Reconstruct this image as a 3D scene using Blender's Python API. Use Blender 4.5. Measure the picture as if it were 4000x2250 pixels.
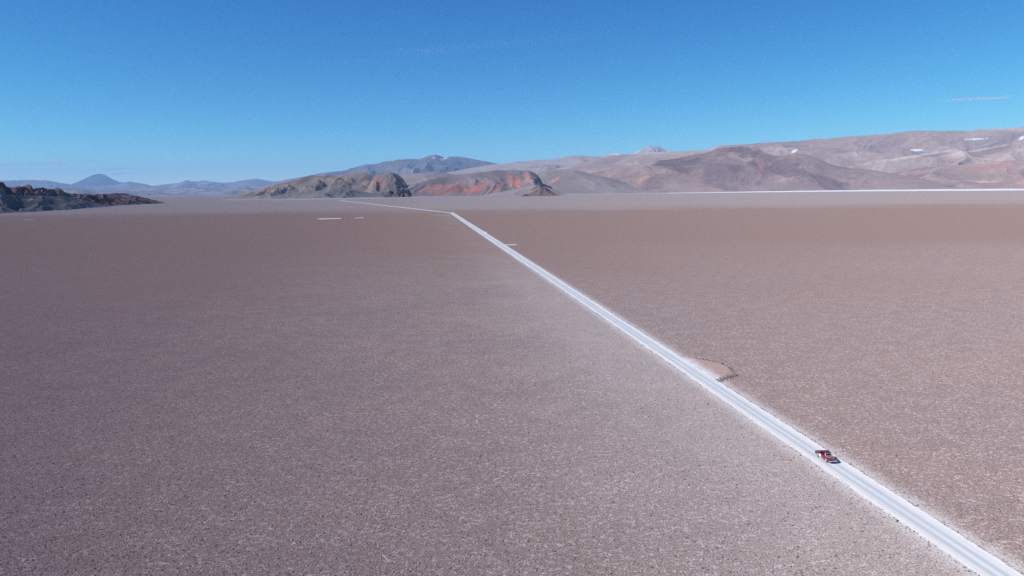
import bpy, bmesh, math
import numpy as np
from mathutils import Matrix, Vector

for o in list(bpy.data.objects):
    bpy.data.objects.remove(o)
sc = bpy.context.scene
COL = sc.collection

# ------------------------------------------------------------------ camera
FPX, CAM_H = 2804.0, 55.0                       # focal length in photo pixels, drone height (m)
ROLL = math.atan(0.0136)
PITCH = math.atan((1125 - 742.5) * math.cos(ROLL) / FPX)
cam_d = bpy.data.cameras.new("camera")
cam = bpy.data.objects.new("camera", cam_d)
COL.objects.link(cam)
cam_d.sensor_width = 36.0
cam_d.lens = FPX / 4000.0 * 36.0
cam_d.clip_start = 0.5
cam_d.clip_end = 400000.0
_r0 = Vector((1, 0, 0)); _u0 = Vector((0, math.sin(PITCH), math.cos(PITCH)))
_f = Vector((0, math.cos(PITCH), -math.sin(PITCH)))
_c, _s = math.cos(ROLL), math.sin(ROLL)
_R = _c * _r0 - _s * _u0; _U = _s * _r0 + _c * _u0
_m = Matrix((_R, _U, -_f)).transposed().to_4x4()
_m.translation = (0, 0, CAM_H)
cam.matrix_world = _m
sc.camera = cam

# ------------------------------------------------------------------ sky, sun, exposure
SUN_EL, SUN_AZ = math.radians(38.5), math.radians(-108)     # azimuth clockwise from +Y: left, a little behind the camera
w = bpy.data.worlds.new("World"); sc.world = w; w.use_nodes = True
wt = w.node_tree; wt.nodes.clear()
sky = wt.nodes.new("ShaderNodeTexSky")
sky.sky_type = 'NISHITA'; sky.sun_disc = False
sky.sun_elevation = SUN_EL; sky.sun_rotation = SUN_AZ
sky.altitude = 4000; sky.air_density = 1.0; sky.dust_density = 0.0; sky.ozone_density = 10.0
bg = wt.nodes.new("ShaderNodeBackground"); bg.inputs[1].default_value = 0.10
wo = wt.nodes.new("ShaderNodeOutputWorld")
sp_ = wt.nodes.new("ShaderNodeSeparateColor"); cb_ = wt.nodes.new("ShaderNodeCombineColor")   # colour response of the deep high-altitude blue
wt.links.new(sky.outputs[0], sp_.inputs[0])
for _i, (_p, _g) in enumerate(((2.4, 0.42), (1.4, 1.0), (0.82, 1.80))):
    pw = wt.nodes.new("ShaderNodeMath"); pw.operation = 'POWER'; pw.inputs[1].default_value = _p
    ml = wt.nodes.new("ShaderNodeMath"); ml.operation = 'MULTIPLY'; ml.inputs[1].default_value = _g
    wt.links.new(sp_.outputs[_i], pw.inputs[0]); wt.links.new(pw.outputs[0], ml.inputs[0]); wt.links.new(ml.outputs[0], cb_.inputs[_i])
wt.links.new(cb_.outputs[0], bg.inputs[0])
wt.links.new(bg.outputs[0], wo.inputs[0])

sd = bpy.data.lights.new("sun", 'SUN'); sd.energy = 5.0; sd.angle = math.radians(0.53); sd.color = (1.0, 0.965, 0.925)
so = bpy.data.objects.new("sun", sd); COL.objects.link(so)
sun_dir = Vector((math.sin(SUN_AZ) * math.cos(SUN_EL), math.cos(SUN_AZ) * math.cos(SUN_EL), math.sin(SUN_EL)))
so.rotation_euler = sun_dir.to_track_quat('Z', 'Y').to_euler()
so.location = sun_dir * 200

sc.view_settings.view_transform = 'Standard'
sc.view_settings.look = 'None'
sc.view_settings.exposure = 0.0
sc.view_settings.gamma = 1.0
sc.cycles.volume_bounces = 1
sc.cycles.max_bounces = 6
sc.cycles.use_denoising = False

# ------------------------------------------------------------------ pixel <-> world helpers (survey of the place)
def ray(px, py):
    px = np.asarray(px, float); py = np.asarray(py, float)
    x = (px - 2000) / FPX; y = -(py - 1125) / FPX
    xr = _c * x + _s * y; yr = -_s * x + _c * y
    return np.stack([xr, math.cos(PITCH) + yr * math.sin(PITCH), -math.sin(PITCH) + yr * math.cos(PITCH)], -1)
def gnd(px, py):
    d = ray(px, py); return d[..., :2] * (CAM_H / -d[..., 2:3])
def project(X, Y, Z):
    Z = Z - CAM_H
    a = X; b = Y * math.sin(PITCH) + Z * math.cos(PITCH); dep = Y * math.cos(PITCH) - Z * math.sin(PITCH)
    xr, yr = a / dep, b / dep
    x = _c * xr - _s * yr; y = _s * xr + _c * yr
    return 2000 + x * FPX, 1125 - y * FPX

# ------------------------------------------------------------------ numpy noise
def _hash(ix, iy, seed):
    h = (ix.astype(np.int64) * 374761393 + iy.astype(np.int64) * 668265263 + seed * 974711) & 0xffffffff
    h = ((h ^ (h >> 13)) * 1274126177) & 0xffffffff
    return (h ^ (h >> 16)) & 0xffff
def perlin(x, y, seed=0):
    x0 = np.floor(x); y0 = np.floor(y); fx = x - x0; fy = y - y0
    def g(ix, iy, dx, dy):
        a = _hash(ix, iy, seed) * (2 * math.pi / 65536.0)
        return np.cos(a) * dx + np.sin(a) * dy
    u = fx * fx * fx * (fx * (fx * 6 - 15) + 10); v = fy * fy * fy * (fy * (fy * 6 - 15) + 10)
    n00 = g(x0, y0, fx, fy); n10 = g(x0 + 1, y0, fx - 1, fy)
    n01 = g(x0, y0 + 1, fx, fy - 1); n11 = g(x0 + 1, y0 + 1, fx - 1, fy - 1)
    return ((n00 * (1 - u) + n10 * u) * (1 - v) + (n01 * (1 - u) + n11 * u) * v) * 1.5
def fbm(x, y, seed=0, octv=5, gain=0.5):
    s = 0; a = 1; t = 0
    for i in range(octv):
        s = s + a * perlin(x * 2 ** i, y * 2 ** i, seed + i * 17); t += a; a *= gain
    return s / t
def ridged(x, y, seed=0, octv=5, gain=0.5):
    s = 0; a = 1; t = 0; wgt = 1
    for i in range(octv):
        n = 1 - np.abs(perlin(x * 2 ** i, y * 2 ** i, seed + i * 31)); n = n * n * wgt
        wgt = np.clip(n * 1.6, 0, 1); s = s + a * n; t += a; a *= gain
    return s / t
def sstep(a, b, x):
    t = np.clip((x - a) / (b - a), 0, 1); return t * t * (3 - 2 * t)

# ------------------------------------------------------------------ material helpers
ALB = 0.87                                       # overall reflectance of dry mineral surfaces
class NT:
    def __init__(self, name):
        self.m = bpy.data.materials.new(name); self.m.use_nodes = True
        self.t = self.m.node_tree; self.t.nodes.clear()
        self.out = self.t.nodes.new("ShaderNodeOutputMaterial")
    def n(self, kind, **kw):
        o = self.t.nodes.new(kind)
        for k, v in kw.items(): setattr(o, k, v)
        return o
    def put(self, sock, v):
        if isinstance(v, bpy.types.NodeSocket): self.t.links.new(v, sock)
        elif v is not None:
            try: sock.default_value = v
            except Exception: sock.default_value = (*v, 1.0)
    def math(self, op, a, b=None, c=None, clamp=False):
        o = self.n("ShaderNodeMath", operation=op, use_clamp=clamp)
        self.put(o.inputs[0], a)
        if b is not None: self.put(o.inputs[1], b)
        if c is not None: self.put(o.inputs[2], c)
        return o.outputs[0]
    def ss(self, x, a, b, lo=0.0, hi=1.0):
        o = self.n("ShaderNodeMapRange", interpolation_type='SMOOTHSTEP')
        self.put(o.inputs[0], x)
        for i, v in zip((1, 2, 3, 4), (a, b, lo, hi)): self.put(o.inputs[i], v)
        return o.outputs[0]
    def noise(self, vec, scale, detail=3.0, rough=0.5, dim='3D', dist=0.0):
        o = self.n("ShaderNodeTexNoise", noise_dimensions=dim)
        self.put(o.inputs['Vector'], vec); o.inputs['Scale'].default_value = scale
        o.inputs['Detail'].default_value = detail; o.inputs['Roughness'].default_value = rough
        o.inputs['Distortion'].default_value = dist
        return o.outputs['Fac']
    def mix(self, f, a, b, blend='MIX'):
        o = self.n("ShaderNodeMix", data_type='RGBA', blend_type=blend)
        self.put(o.inputs[0], f)
        for s, v in ((o.inputs[6], a), (o.inputs[7], b)):
            self.put(s, v if isinstance(v, bpy.types.NodeSocket) else (*v[:3], 1.0))
        return o.outputs[2]
    def ramp(self, f, stops):
        o = self.n("ShaderNodeValToRGB"); e = o.color_ramp.elements
        while len(e) < len(stops): e.new(0.5)
        for el, (p, c) in zip(e, stops): el.position = p; el.color = (*c, 1.0) if len(c) == 3 else c
        self.put(o.inputs[0], f); return o.outputs[0]
    def vscale(self, vec, s):
        o = self.n("ShaderNodeVectorMath", operation='MULTIPLY'); self.put(o.inputs[0], vec); o.inputs[1].default_value = s
        return o.outputs[0]
    def bump(self, h, strength, dist):
        o = self.n("ShaderNodeBump"); self.put(o.inputs['Height'], h)
        o.inputs['Strength'].default_value = strength; o.inputs['Distance'].default_value = dist
        return o.outputs[0]
    def bsdf(self, col, rough=0.9, normal=None, diff_rough=1.0, spec=0.1, metal=0.0, coat=0.0):
        o = self.n("ShaderNodeBsdfPrincipled")
        if spec <= 0.15: col = self.mix(1.0, col, (ALB, ALB, ALB), 'MULTIPLY')
        self.put(o.inputs['Base Color'], col if isinstance(col, bpy.types.NodeSocket) else (*col[:3], 1.0))
        self.put(o.inputs['Roughness'], rough); o.inputs['Specular IOR Level'].default_value = spec
        o.inputs['Metallic'].default_value = metal; o.inputs['Coat Weight'].default_value = coat
        o.inputs['Coat Roughness'].default_value = 0.06
        o.inputs['Diffuse Roughness'].default_value = diff_rough
        if normal is not None: self.put(o.inputs['Normal'], normal)
        self.t.links.new(o.outputs[0], self.out.inputs[0]); return self.m

def tag(o, kind=None, label=None, cat=None, group=None):
    if kind: o["kind"] = kind
    if label: o["label"] = label
    if cat: o["category"] = cat
    if group: o["group"] = group
    return o
def mesh_obj(name, verts, faces, mat, parent=None, smooth=False):
    me = bpy.data.meshes.new(name)
    if isinstance(verts, np.ndarray):
        nv = len(verts); faces = np.asarray(faces, np.int32); k = faces.shape[1]; nf = len(faces)
        me.vertices.add(nv); me.vertices.foreach_set("co", verts.astype(np.float32).ravel())
        me.loops.add(nf * k); me.loops.foreach_set("vertex_index", faces.ravel())
        me.polygons.add(nf); me.polygons.foreach_set("loop_start", np.arange(0, nf * k, k, dtype=np.int32))
        me.update(calc_edges=True)
    else:
        me.from_pydata(verts, [], faces); me.update()
    me.polygons.foreach_set("use_smooth", np.full(len(me.polygons), smooth))
    if mat: me.materials.append(mat)
    o = bpy.data.objects.new(name, me); COL.objects.link(o)
    if parent: o.parent = parent
    return o
def grid_faces(nu, nv):
    i = np.arange(nu * nv).reshape(nu, nv)
    return np.stack([i[:-1, :-1], i[1:, :-1], i[1:, 1:], i[:-1, 1:]], -1).reshape(-1, 4)
def set_color(o, rgb, name="tint"):
    a = o.data.color_attributes.new(name, 'FLOAT_COLOR', 'POINT')
    c = np.ones((len(rgb), 4), np.float32); c[:, :3] = rgb
    a.data.foreach_set("color", c.ravel())

# ------------------------------------------------------------------ road line (world metres)
_L, _Rr = gnd(3831, 2250), gnd(3973, 2250)
BEND = gnd(1765, 832); END = gnd(1328, 783)
P0 = (_L + _Rr) / 2
RD = (BEND - P0) / np.hypot(*(BEND - P0)); RN = np.array([RD[1], -RD[0]])
P0 = P0 + RN * 0.38                                     # centre line
HALF = 2.75

# ------------------------------------------------------------------ ground: crusted salt flat
def ground_material():
    k = NT("salt_crust")
    pos = k.n("ShaderNodeNewGeometry").outputs['Position']
    sep = k.n("ShaderNodeSeparateXYZ"); k.put(sep.inputs[0], pos)
    X, Y = sep.outputs[0], sep.outputs[1]
    g1 = k.noise(pos, 3.4, 4, 0.68)            # clods
    g2 = k.noise(pos, 0.95, 3, 0.6)            # salt blooms
    g3 = k.noise(pos, 0.16, 3, 0.55)
    g4 = k.noise(pos, 0.022, 3, 0.55)
    g5 = k.noise(pos, 0.0028, 4, 0.55)
    base = k.ramp(g1, [(0.32, (0.06, 0.036, 0.032)), (0.43, (0.30, 0.222, 0.202)), (0.57, (0.395, 0.302, 0.280)), (0.71, (0.69, 0.585, 0.56))])
    salt = k.math('MULTIPLY', k.ss(g2, 0.47, 0.63), k.ss(g1, 0.42, 0.62))
    salt = k.math('MULTIPLY', salt, k.ss(g3, 0.35, 0.65, 0.55, 1.0))
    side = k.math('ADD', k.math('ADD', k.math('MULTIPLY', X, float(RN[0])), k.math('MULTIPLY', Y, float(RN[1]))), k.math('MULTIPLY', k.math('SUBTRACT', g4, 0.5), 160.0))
    east = k.ss(side, -170.0, 40.0)             # more salt specks to the east; also steers the painted left-right shading
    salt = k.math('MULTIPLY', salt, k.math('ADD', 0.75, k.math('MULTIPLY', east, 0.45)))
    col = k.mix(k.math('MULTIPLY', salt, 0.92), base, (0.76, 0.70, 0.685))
    col = k.mix(1.0, col, k.mix(east, (0.86, 0.765, 0.765), (0.93, 0.92, 0.905)), 'MULTIPLY')  # darker west, lighter east: fall of light painted into the crust colour
    warm = k.mix(k.ss(g4, 0.35, 0.68), (0.98, 0.97, 0.98), (1.03, 0.99, 0.97))
    col = k.mix(1.0, col, warm, 'MULTIPLY')
    col = k.mix(1.0, col, k.mix(k.ss(g3, 0.3, 0.7), (0.96, 0.96, 0.96), (1.04, 1.04, 1.04)), 'MULTIPLY')
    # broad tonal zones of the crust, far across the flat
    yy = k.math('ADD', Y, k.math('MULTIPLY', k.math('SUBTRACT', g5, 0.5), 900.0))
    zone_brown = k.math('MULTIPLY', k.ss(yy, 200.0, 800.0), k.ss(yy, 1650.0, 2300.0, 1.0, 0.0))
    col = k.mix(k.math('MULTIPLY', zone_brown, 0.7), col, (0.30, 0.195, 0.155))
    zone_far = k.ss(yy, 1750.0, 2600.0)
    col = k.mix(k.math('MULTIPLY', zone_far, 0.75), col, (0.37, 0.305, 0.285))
    # salt dust blown off the road
    t = k.math('ADD', k.math('ADD', k.math('MULTIPLY', X, float(RN[0])), k.math('MULTIPLY', Y, float(RN[1]))), float(-P0 @ RN))
    tn = k.math('ADD', t, k.math('MULTIPLY', k.math('SUBTRACT', k.noise(pos, 0.35, 4, 0.65), 0.5), 3.0))
    near = k.math('MULTIPLY', k.ss(tn, -7.5, -2.6), k.ss(tn, 3.0, 6.6, 1.0, 0.0))
    wide = k.math('MULTIPLY', k.ss(k.math('ADD', tn, k.math('MULTIPLY', k.math('SUBTRACT', g4, 0.5), 60.0)), -70.0, -3.0), k.ss(tn, 3.0, 9.0, 1.0, 0.0))
    before = k.ss(Y, float(BEND[1]) - 15, float(BEND[1]) - 5, 1.0, 0.0)
    speck = k.ss(g1, 0.34, 0.56, 0.25, 1.0)
    dust = k.math('MULTIPLY', k.math('ADD', k.math('MULTIPLY', near, 0.62), k.math('MULTIPLY', k.math('MULTIPLY', wide, k.ss(Y, 250.0, 800.0, 1.0, 0.25)), 0.33)), k.math('MULTIPLY', before, speck))
    col = k.mix(dust, col, (0.68, 0.64, 0.61))
    h = k.math('ADD', k.math('MULTIPLY', g1, 1.0), k.math('MULTIPLY', g2, 0.8))
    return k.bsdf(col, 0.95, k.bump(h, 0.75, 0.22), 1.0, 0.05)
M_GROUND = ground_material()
GS = 117000.0
ys = np.array([-GS, -3000, -300, 0, 60, 120, 200, 400, 900, 2000, 5000, 15000, 50000, GS])
gv = np.array([(x, y, 0.0) for x in ys for y in ys])
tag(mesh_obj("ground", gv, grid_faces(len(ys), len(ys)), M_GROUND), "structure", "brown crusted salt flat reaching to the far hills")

# ------------------------------------------------------------------ road
def road_material():
    k = NT("packed_salt")
    at = k.n("ShaderNodeAttribute", attribute_name="across").outputs['Fac']
    pos = k.n("ShaderNodeNewGeometry").outputs['Position']
    rot = k.n("ShaderNodeVectorRotate", rotation_type='Z_AXIS'); k.put(rot.inputs['Vector'], pos)
    rot.inputs['Angle'].default_value = math.atan2(RD[0], RD[1])
    st = k.vscale(rot.outputs[0], (2.2, 0.05, 1.0))
    streak = k.noise(st, 1.0, 4, 0.6)
    fine = k.noise(pos, 3.0, 4, 0.6)
    patch = k.noise(pos, 0.25, 3, 0.6)
    wob = k.math('ADD', at, k.math('MULTIPLY', k.math('SUBTRACT', k.noise(k.vscale(rot.outputs[0], (0.0, 0.03, 0)), 1.0, 2), 0.5), 0.5))
    def lane(c, w_):
        return k.ss(k.math('ABSOLUTE', k.math('SUBTRACT', wob, c)), 0.12, w_, 1.0, 0.0)
    tr = k.math('MAXIMUM', lane(-1.0, 0.75), lane(0.72, 0.75))
    tr = k.math('MULTIPLY', tr, k.ss(streak, 0.30, 0.62, 0.35, 1.0))
    col = k.mix(k.ss(streak, 0.3, 0.7), (0.64, 0.65, 0.65), (0.75, 0.745, 0.725))
    col = k.mix(k.math('MULTIPLY', tr, 0.8), col, (0.46, 0.48, 0.485))
    edge = k.math('MAXIMUM', k.ss(at, 1.5, 2.5), k.ss(at, -2.0, -2.7))
    col = k.mix(k.math('MULTIPLY', edge, 0.8), col, (0.77, 0.725, 0.685))
    spill = k.math('MAXIMUM', k.ss(at, 2.75, 3.4), k.ss(at, -2.9, -3.7))
    col = k.mix(k.math('MULTIPLY', spill, k.ss(fine, 0.35, 0.6)), col, (0.36, 0.30, 0.30))
    col = k.mix(k.ss(patch, 0.45, 0.8, 0, 0.12), col, (0.5, 0.47, 0.46))
    return k.bsdf(col, 0.9, k.bump(k.math('ADD', fine, k.math('MULTIPLY', streak, 0.4)), 0.5, 0.06), 0.6, 0.12)
M_ROAD = road_material()
def road(name, line, label, wide=None):
    """line: (n,2) centre points.  Low causeway with ruts, scraped banks and ragged edges."""
    prof = [(-3.9, -.06), (-3.45, .03), (-3.1, .11), (-2.92, .17), (-2.80, .15), (-2.74, -.02), (-2.62, -.02), (-2.5, .08), (-1.9, .10),
            (-1.35, .085), (-1.0, .06), (-.65, .085), (-.15, .11), (.35, .085), (.72, .06), (1.05, .085), (1.7, .11), (2.3, .14), (2.58, .20),
            (2.76, .24), (2.86, .20), (2.90, .0), (3.2, -.02), (3.5, .02), (3.9, -.06)]
    seg = np.diff(line, axis=0); tang = np.vstack([seg[:1], seg[:-1] + seg[1:], seg[-1:]])
    tang /= np.linalg.norm(tang, axis=1)[:, None]; nor = np.stack([tang[:, 1], -tang[:, 0]], 1)
    s = np.concatenate([[0], np.cumsum(np.linalg.norm(seg, axis=1))])
    V = []; A = []
    for t, z in prof:
        edge = sstep(2.2, 2.8, abs(t))
        wob = edge * (0.16 * fbm(s / 2.3, s * 0 + (3 if t > 0 else 9), 5, 4) * 2 + 0.28 * perlin(s / 31, s * 0 + (7 if t > 0 else 2), 8))
        tt = (t + wob) * (1 if wide is None else wide)
        zz = z + edge * 0.07 * perlin(s / 1.7, s * 0 + t, 11) + 0.012 * perlin(s / 6, s * 0 + t * 1.5, 4)
        if abs(t) > 3.8: zz = np.full_like(s, -.06)
        V.append(np.stack([line[:, 0] + nor[:, 0] * tt, line[:, 1] + nor[:, 1] * tt, zz], 1)); A.append(np.full(len(s), t))
    V = np.stack(V, 1); A = np.stack(A, 1)
    o = mesh_obj(name, V.reshape(-1, 3), grid_faces(len(s), len(prof)), M_ROAD, smooth=False)
    # face winding: make normals point up
    o.data.flip_normals() if o.data.polygons[0].normal.z < 0 else None
    a = o.data.attributes.new("across", 'FLOAT', 'POINT'); a.data.foreach_set("value", A.ravel().astype(np.float32))
    return tag(o, "structure", label)
LEN1 = float((BEND - P0) @ RD)
s1 = np.concatenate([np.arange(-110, 330, 0.55), np.arange(330, 900, 2.0), np.arange(900, LEN1 - 6, 6.0), [LEN1]])
bow = 0.5 * np.sin(np.clip(s1 / LEN1, 0, 1) * math.pi) + 0.3 * perlin(s1 / 90.0, s1 * 0, 3)
line1 = P0 + s1[:, None] * RD + bow[:, None] * RN
s2 = np.linspace(0, 1, 260)[:, None]
road("road", line1, "straight white packed salt track crossing the brown flat", 1 + 0.5 * sstep(220, 1000, s1))
d2 = END - BEND
line2 = (BEND - d2 / np.hypot(*d2) * 8) * (1 - s2) + END * s2
road("road_beyond_bend", line2, "far white stretch of salt track after the bend towards the hills", 1.5 + 1.6 * s2[:, 0]).location.z = -0.01

# ------------------------------------------------------------------ flat patches: pull-outs, spurs, salt pans
def patch_material(name, c0, c1, dusty=False):
    k = NT(name); pos = k.n("ShaderNodeNewGeometry").outputs['Position']
    a = k.noise(pos, 0.5, 4, 0.6); b = k.noise(k.vscale(pos, (1.0, 0.35, 1)), 2.5, 4, 0.6)
    col = k.mix(k.ss(a, 0.3, 0.7), c0, c1)
    col = k.mix(k.ss(b, 0.55, 0.75, 0, 0.3), col, (0.55, 0.48, 0.46))
    if dusty:
        sep = k.n("ShaderNodeSeparateXYZ"); k.put(sep.inputs[0], pos)
        t = k.math('ADD', k.math('ADD', k.math('MULTIPLY', sep.outputs[0], float(RN[0])), k.math('MULTIPLY', sep.outputs[1], float(RN[1]))), float(-P0 @ RN))
        along = k.noise(k.vscale(pos, (0.45, 0.8, 1)), 1.0, 6, 0.72)
        t = k.math('ADD', t, k.math('MULTIPLY', k.math('SUBTRACT', along, 0.5), 9.0))
        col = k.mix(k.ss(t, 2.8, 7.6, 0.95, 0.0), col, (0.72, 0.71, 0.73))
    return k.bsdf(col, 0.9, k.bump(b, 0.4, 0.05), 1.0, 0.08)
M_MUD = patch_material("packed_mud", (0.41, 0.28, 0.23), (0.46, 0.33, 0.28), True)
M_SPUR = patch_material("pale_mud", (0.55, 0.46, 0.42), (0.62, 0.53, 0.49))
M_SALT = patch_material("scraped_salt", (0.72, 0.68, 0.68), (0.80, 0.77, 0.77))
def sheet(name, pts_px, z, mat, label, dense=0, jit=0.0):
    P = gnd([p[0] for p in pts_px], [p[1] for p in pts_px])
    if dense:
        Q = []
        for i in range(len(P)):
            a, b = P[i], P[(i + 1) % len(P)]; n = max(2, int(np.hypot(*(b - a)) / dense))
            for j in range(n): Q.append(a + (b - a) * j / n)
        Q = np.array(Q); i = np.arange(len(Q)); Q += jit * np.stack([fbm(i * .23, i * 0., 3), fbm(i * .23, i * 0. + 5, 4)], 1) * 2
        P = Q
    top = [(x, y, z) for x, y in P]; bot = [(x, y, -0.3) for x, y in P]; n = len(P)
    f = [tuple(range(n))] + [(i, i + n, (i + 1) % n + n, (i + 1) % n) for i in range(n)]
    o = mesh_obj(name, top + bot, f, mat)
    bm = bmesh.new(); bm.from_mesh(o.data); bmesh.ops.recalc_face_normals(bm, faces=bm.faces); bm.to_mesh(o.data); bm.free()
    return tag(o, "structure", label)
pull = [(2652, 1396), (2690, 1399), (2730, 1403), (2772, 1411), (2812, 1421), (2838, 1433), (2852, 1446), (2848, 1456), (2835, 1465), (2815, 1474), (2802, 1484), (2796, 1489), (2770, 1480), (2700, 1428)]
sheet("pull_out", pull, 0.03, M_MUD, "rounded tan mud pull-out beside the white track", 0.6, 0.25)
spurs = [("side_spur", [(1962, 954.5), (1990, 953.8), (2018, 953.8), (2018, 958.5), (1990, 959.2), (1968, 960)], M_SPUR, "narrow pale mud spur leaving the white track"),
         ("salt_apron", [(1880, 905), (1897, 905.3), (1904, 908.5), (1893, 913), (1886, 909)], M_SALT, "small white salt apron on the outer side of the track"),
         ("salt_spur", [(1795, 862.3), (1806, 861.2), (1814, 865), (1806, 865)], M_SALT, "short white salt spur on the track before the bend"),
         ("bend_tip", [(1762, 830.5), (1774, 830.3), (1769, 833.5)], M_SALT, "white salt tip at the bend of the track"),
         ("short_spur", [(1780, 840.0), (1791, 839.6), (1784, 842.5)], M_SALT, "tiny white spur just before the bend"),
         ("far_trace", [(1690, 841.0), (1772, 840.6), (1772, 841.4), (1690, 841.5)], M_SPUR, "faint pale trace running off beside the bend"),
         ("salt_strip", [(1236, 855), (1256, 853.6), (1334, 852.2), (1332, 854.8), (1256, 857)], M_SALT, "long white scraped salt strip alone on the flat"),
         ("short_salt_strip", [(1385, 851), (1420, 849.8), (1420, 851.8), (1385, 852.8)], M_SALT, "short white scraped salt strip alone on the flat"),
         ("faint_salt_line", [(96, 859), (130, 857.8), (130, 859.4), (96, 860.6)], M_SPUR, "faint pale salt line near the left shore")]
for i, (nme, pts, mt, lab) in enumerate(spurs):
    sheet(nme, pts, 0.12 + 0.01 * i, mt, lab)

# shoreline salt pans below the hills
def shore(name, near, far, mat, label, z):
    n = 160
    xs = np.linspace(near[0][0], near[-1][0], n)
    a = gnd(xs, np.interp(xs, *zip(*near))); b = gnd(xs, np.interp(xs, *zip(*far)))
    jag = 0.10 * fbm(xs / 55., xs * 0, 21, 5); w_ = b - a
    a = a + w_ * jag[:, None]; b = b + w_ * (0.9 * fbm(xs / 120., xs * 0 + 3, 22, 5))[:, None] * 0.5
    rows = [a + (b - a) * f for f in np.linspace(0, 1, 6)]
    V = np.stack([np.concatenate([r, np.full((n, 1), z)], 1) for r in rows], 1)
    V[:, 0, 2] = -0.5; V[:, -1, 2] = -0.5
    o = mesh_obj(name, V.reshape(-1, 3), grid_faces(n, 6), mat)
    if o.data.polygons[0].normal.z < 0: o.data.flip_normals()
    return tag(o, "structure", label)
k = NT("bright_salt"); pos = k.n("ShaderNodeNewGeometry").outputs['Position']
M_SHORE = k.bsdf(k.mix(k.ss(k.noise(k.vscale(pos, (0.3, 1.0, 1)), 0.006, 5, 0.6), 0.52, 0.72, 0, 0.45), (0.84, 0.82, 0.80), (0.56, 0.53, 0.51)), 0.9, None, 0.5)
k = NT("dusty_salt"); pos = k.n("ShaderNodeNewGeometry").outputs['Position']
M_SHORE2 = k.bsdf(k.mix(k.ss(k.noise(pos, 0.004, 5, 0.6), 0.4, 0.65), (0.46, 0.40, 0.385), (0.37, 0.315, 0.30)), 0.9)
shore("salt_shore", [(2600, 755.0), (2800, 753.2), (3100, 750.5), (3400, 748), (3700, 746.3), (4150, 744)],
      [(2600, 753.6), (2800, 750.5), (3100, 744.5), (3400, 741), (3700, 738.5), (4150, 735)], M_SHORE, "bright white salt shoreline below the long right hills", 0.6)
shore("dusty_shore", [(1750, 767), (2200, 761.5), (2420, 758), (2700, 755.5)], [(1750, 763), (2200, 754.5), (2420, 752.5), (2700, 752)], M_SHORE2, "dusty pale shore strip behind the small pyramid hill", 0.4)
shore("pale_shore", [(880, 783), (1100, 783), (1500, 776), (1760, 767.5)], [(880, 778), (1100, 777), (1500, 769), (1760, 763)], M_SHORE2, "dull pale strip in front of the grey hills", 0.5)
shore("salt_edge", [(-60, 834), (80, 829), (180, 824), (300, 816.5)], [(-60, 828), (80, 823.5), (180, 820), (300, 815)], M_SHORE, "thin white salt edge below the dark rocky hills", 0.5)

# ------------------------------------------------------------------ hills and mountains
def rock_material(name, scale, bump_d, var=0.16, stretch=(1, 1, 1), rough_amt=0.6):
    k = NT(name); pos = k.n("ShaderNodeNewGeometry").outputs['Position']
    tint = k.n("ShaderNodeAttribute", attribute_name="tint").outputs['Color']
    p = k.vscale(pos, stretch)
    a = k.noise(p, scale, 6, 0.6); b = k.noise(p, scale * 7, 4, 0.6)
    f = k.math('ADD', k.math('MULTIPLY', a, 0.6), k.math('MULTIPLY', b, 0.4))
    v = k.ss(f, 0.32, 0.68, 1.0 - var, 1.0 + var)
    cm = k.n("ShaderNodeCombineColor")
    for i in range(3): k.put(cm.inputs[i], v)
    col = k.mix(1.0, tint, cm.outputs[0], 'MULTIPLY')
    return k.bsdf(col, 0.95, k.bump(f, rough_amt, bump_d), 0.8, 0.03)
M_FAR = rock_material("far_rock", 0.0006, 60, 0.10)
M_MID = rock_material("hill_rock", 0.003, 14, 0.12)
M_NEAR = rock_material("near_rock", 0.012, 5, 0.22)

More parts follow.
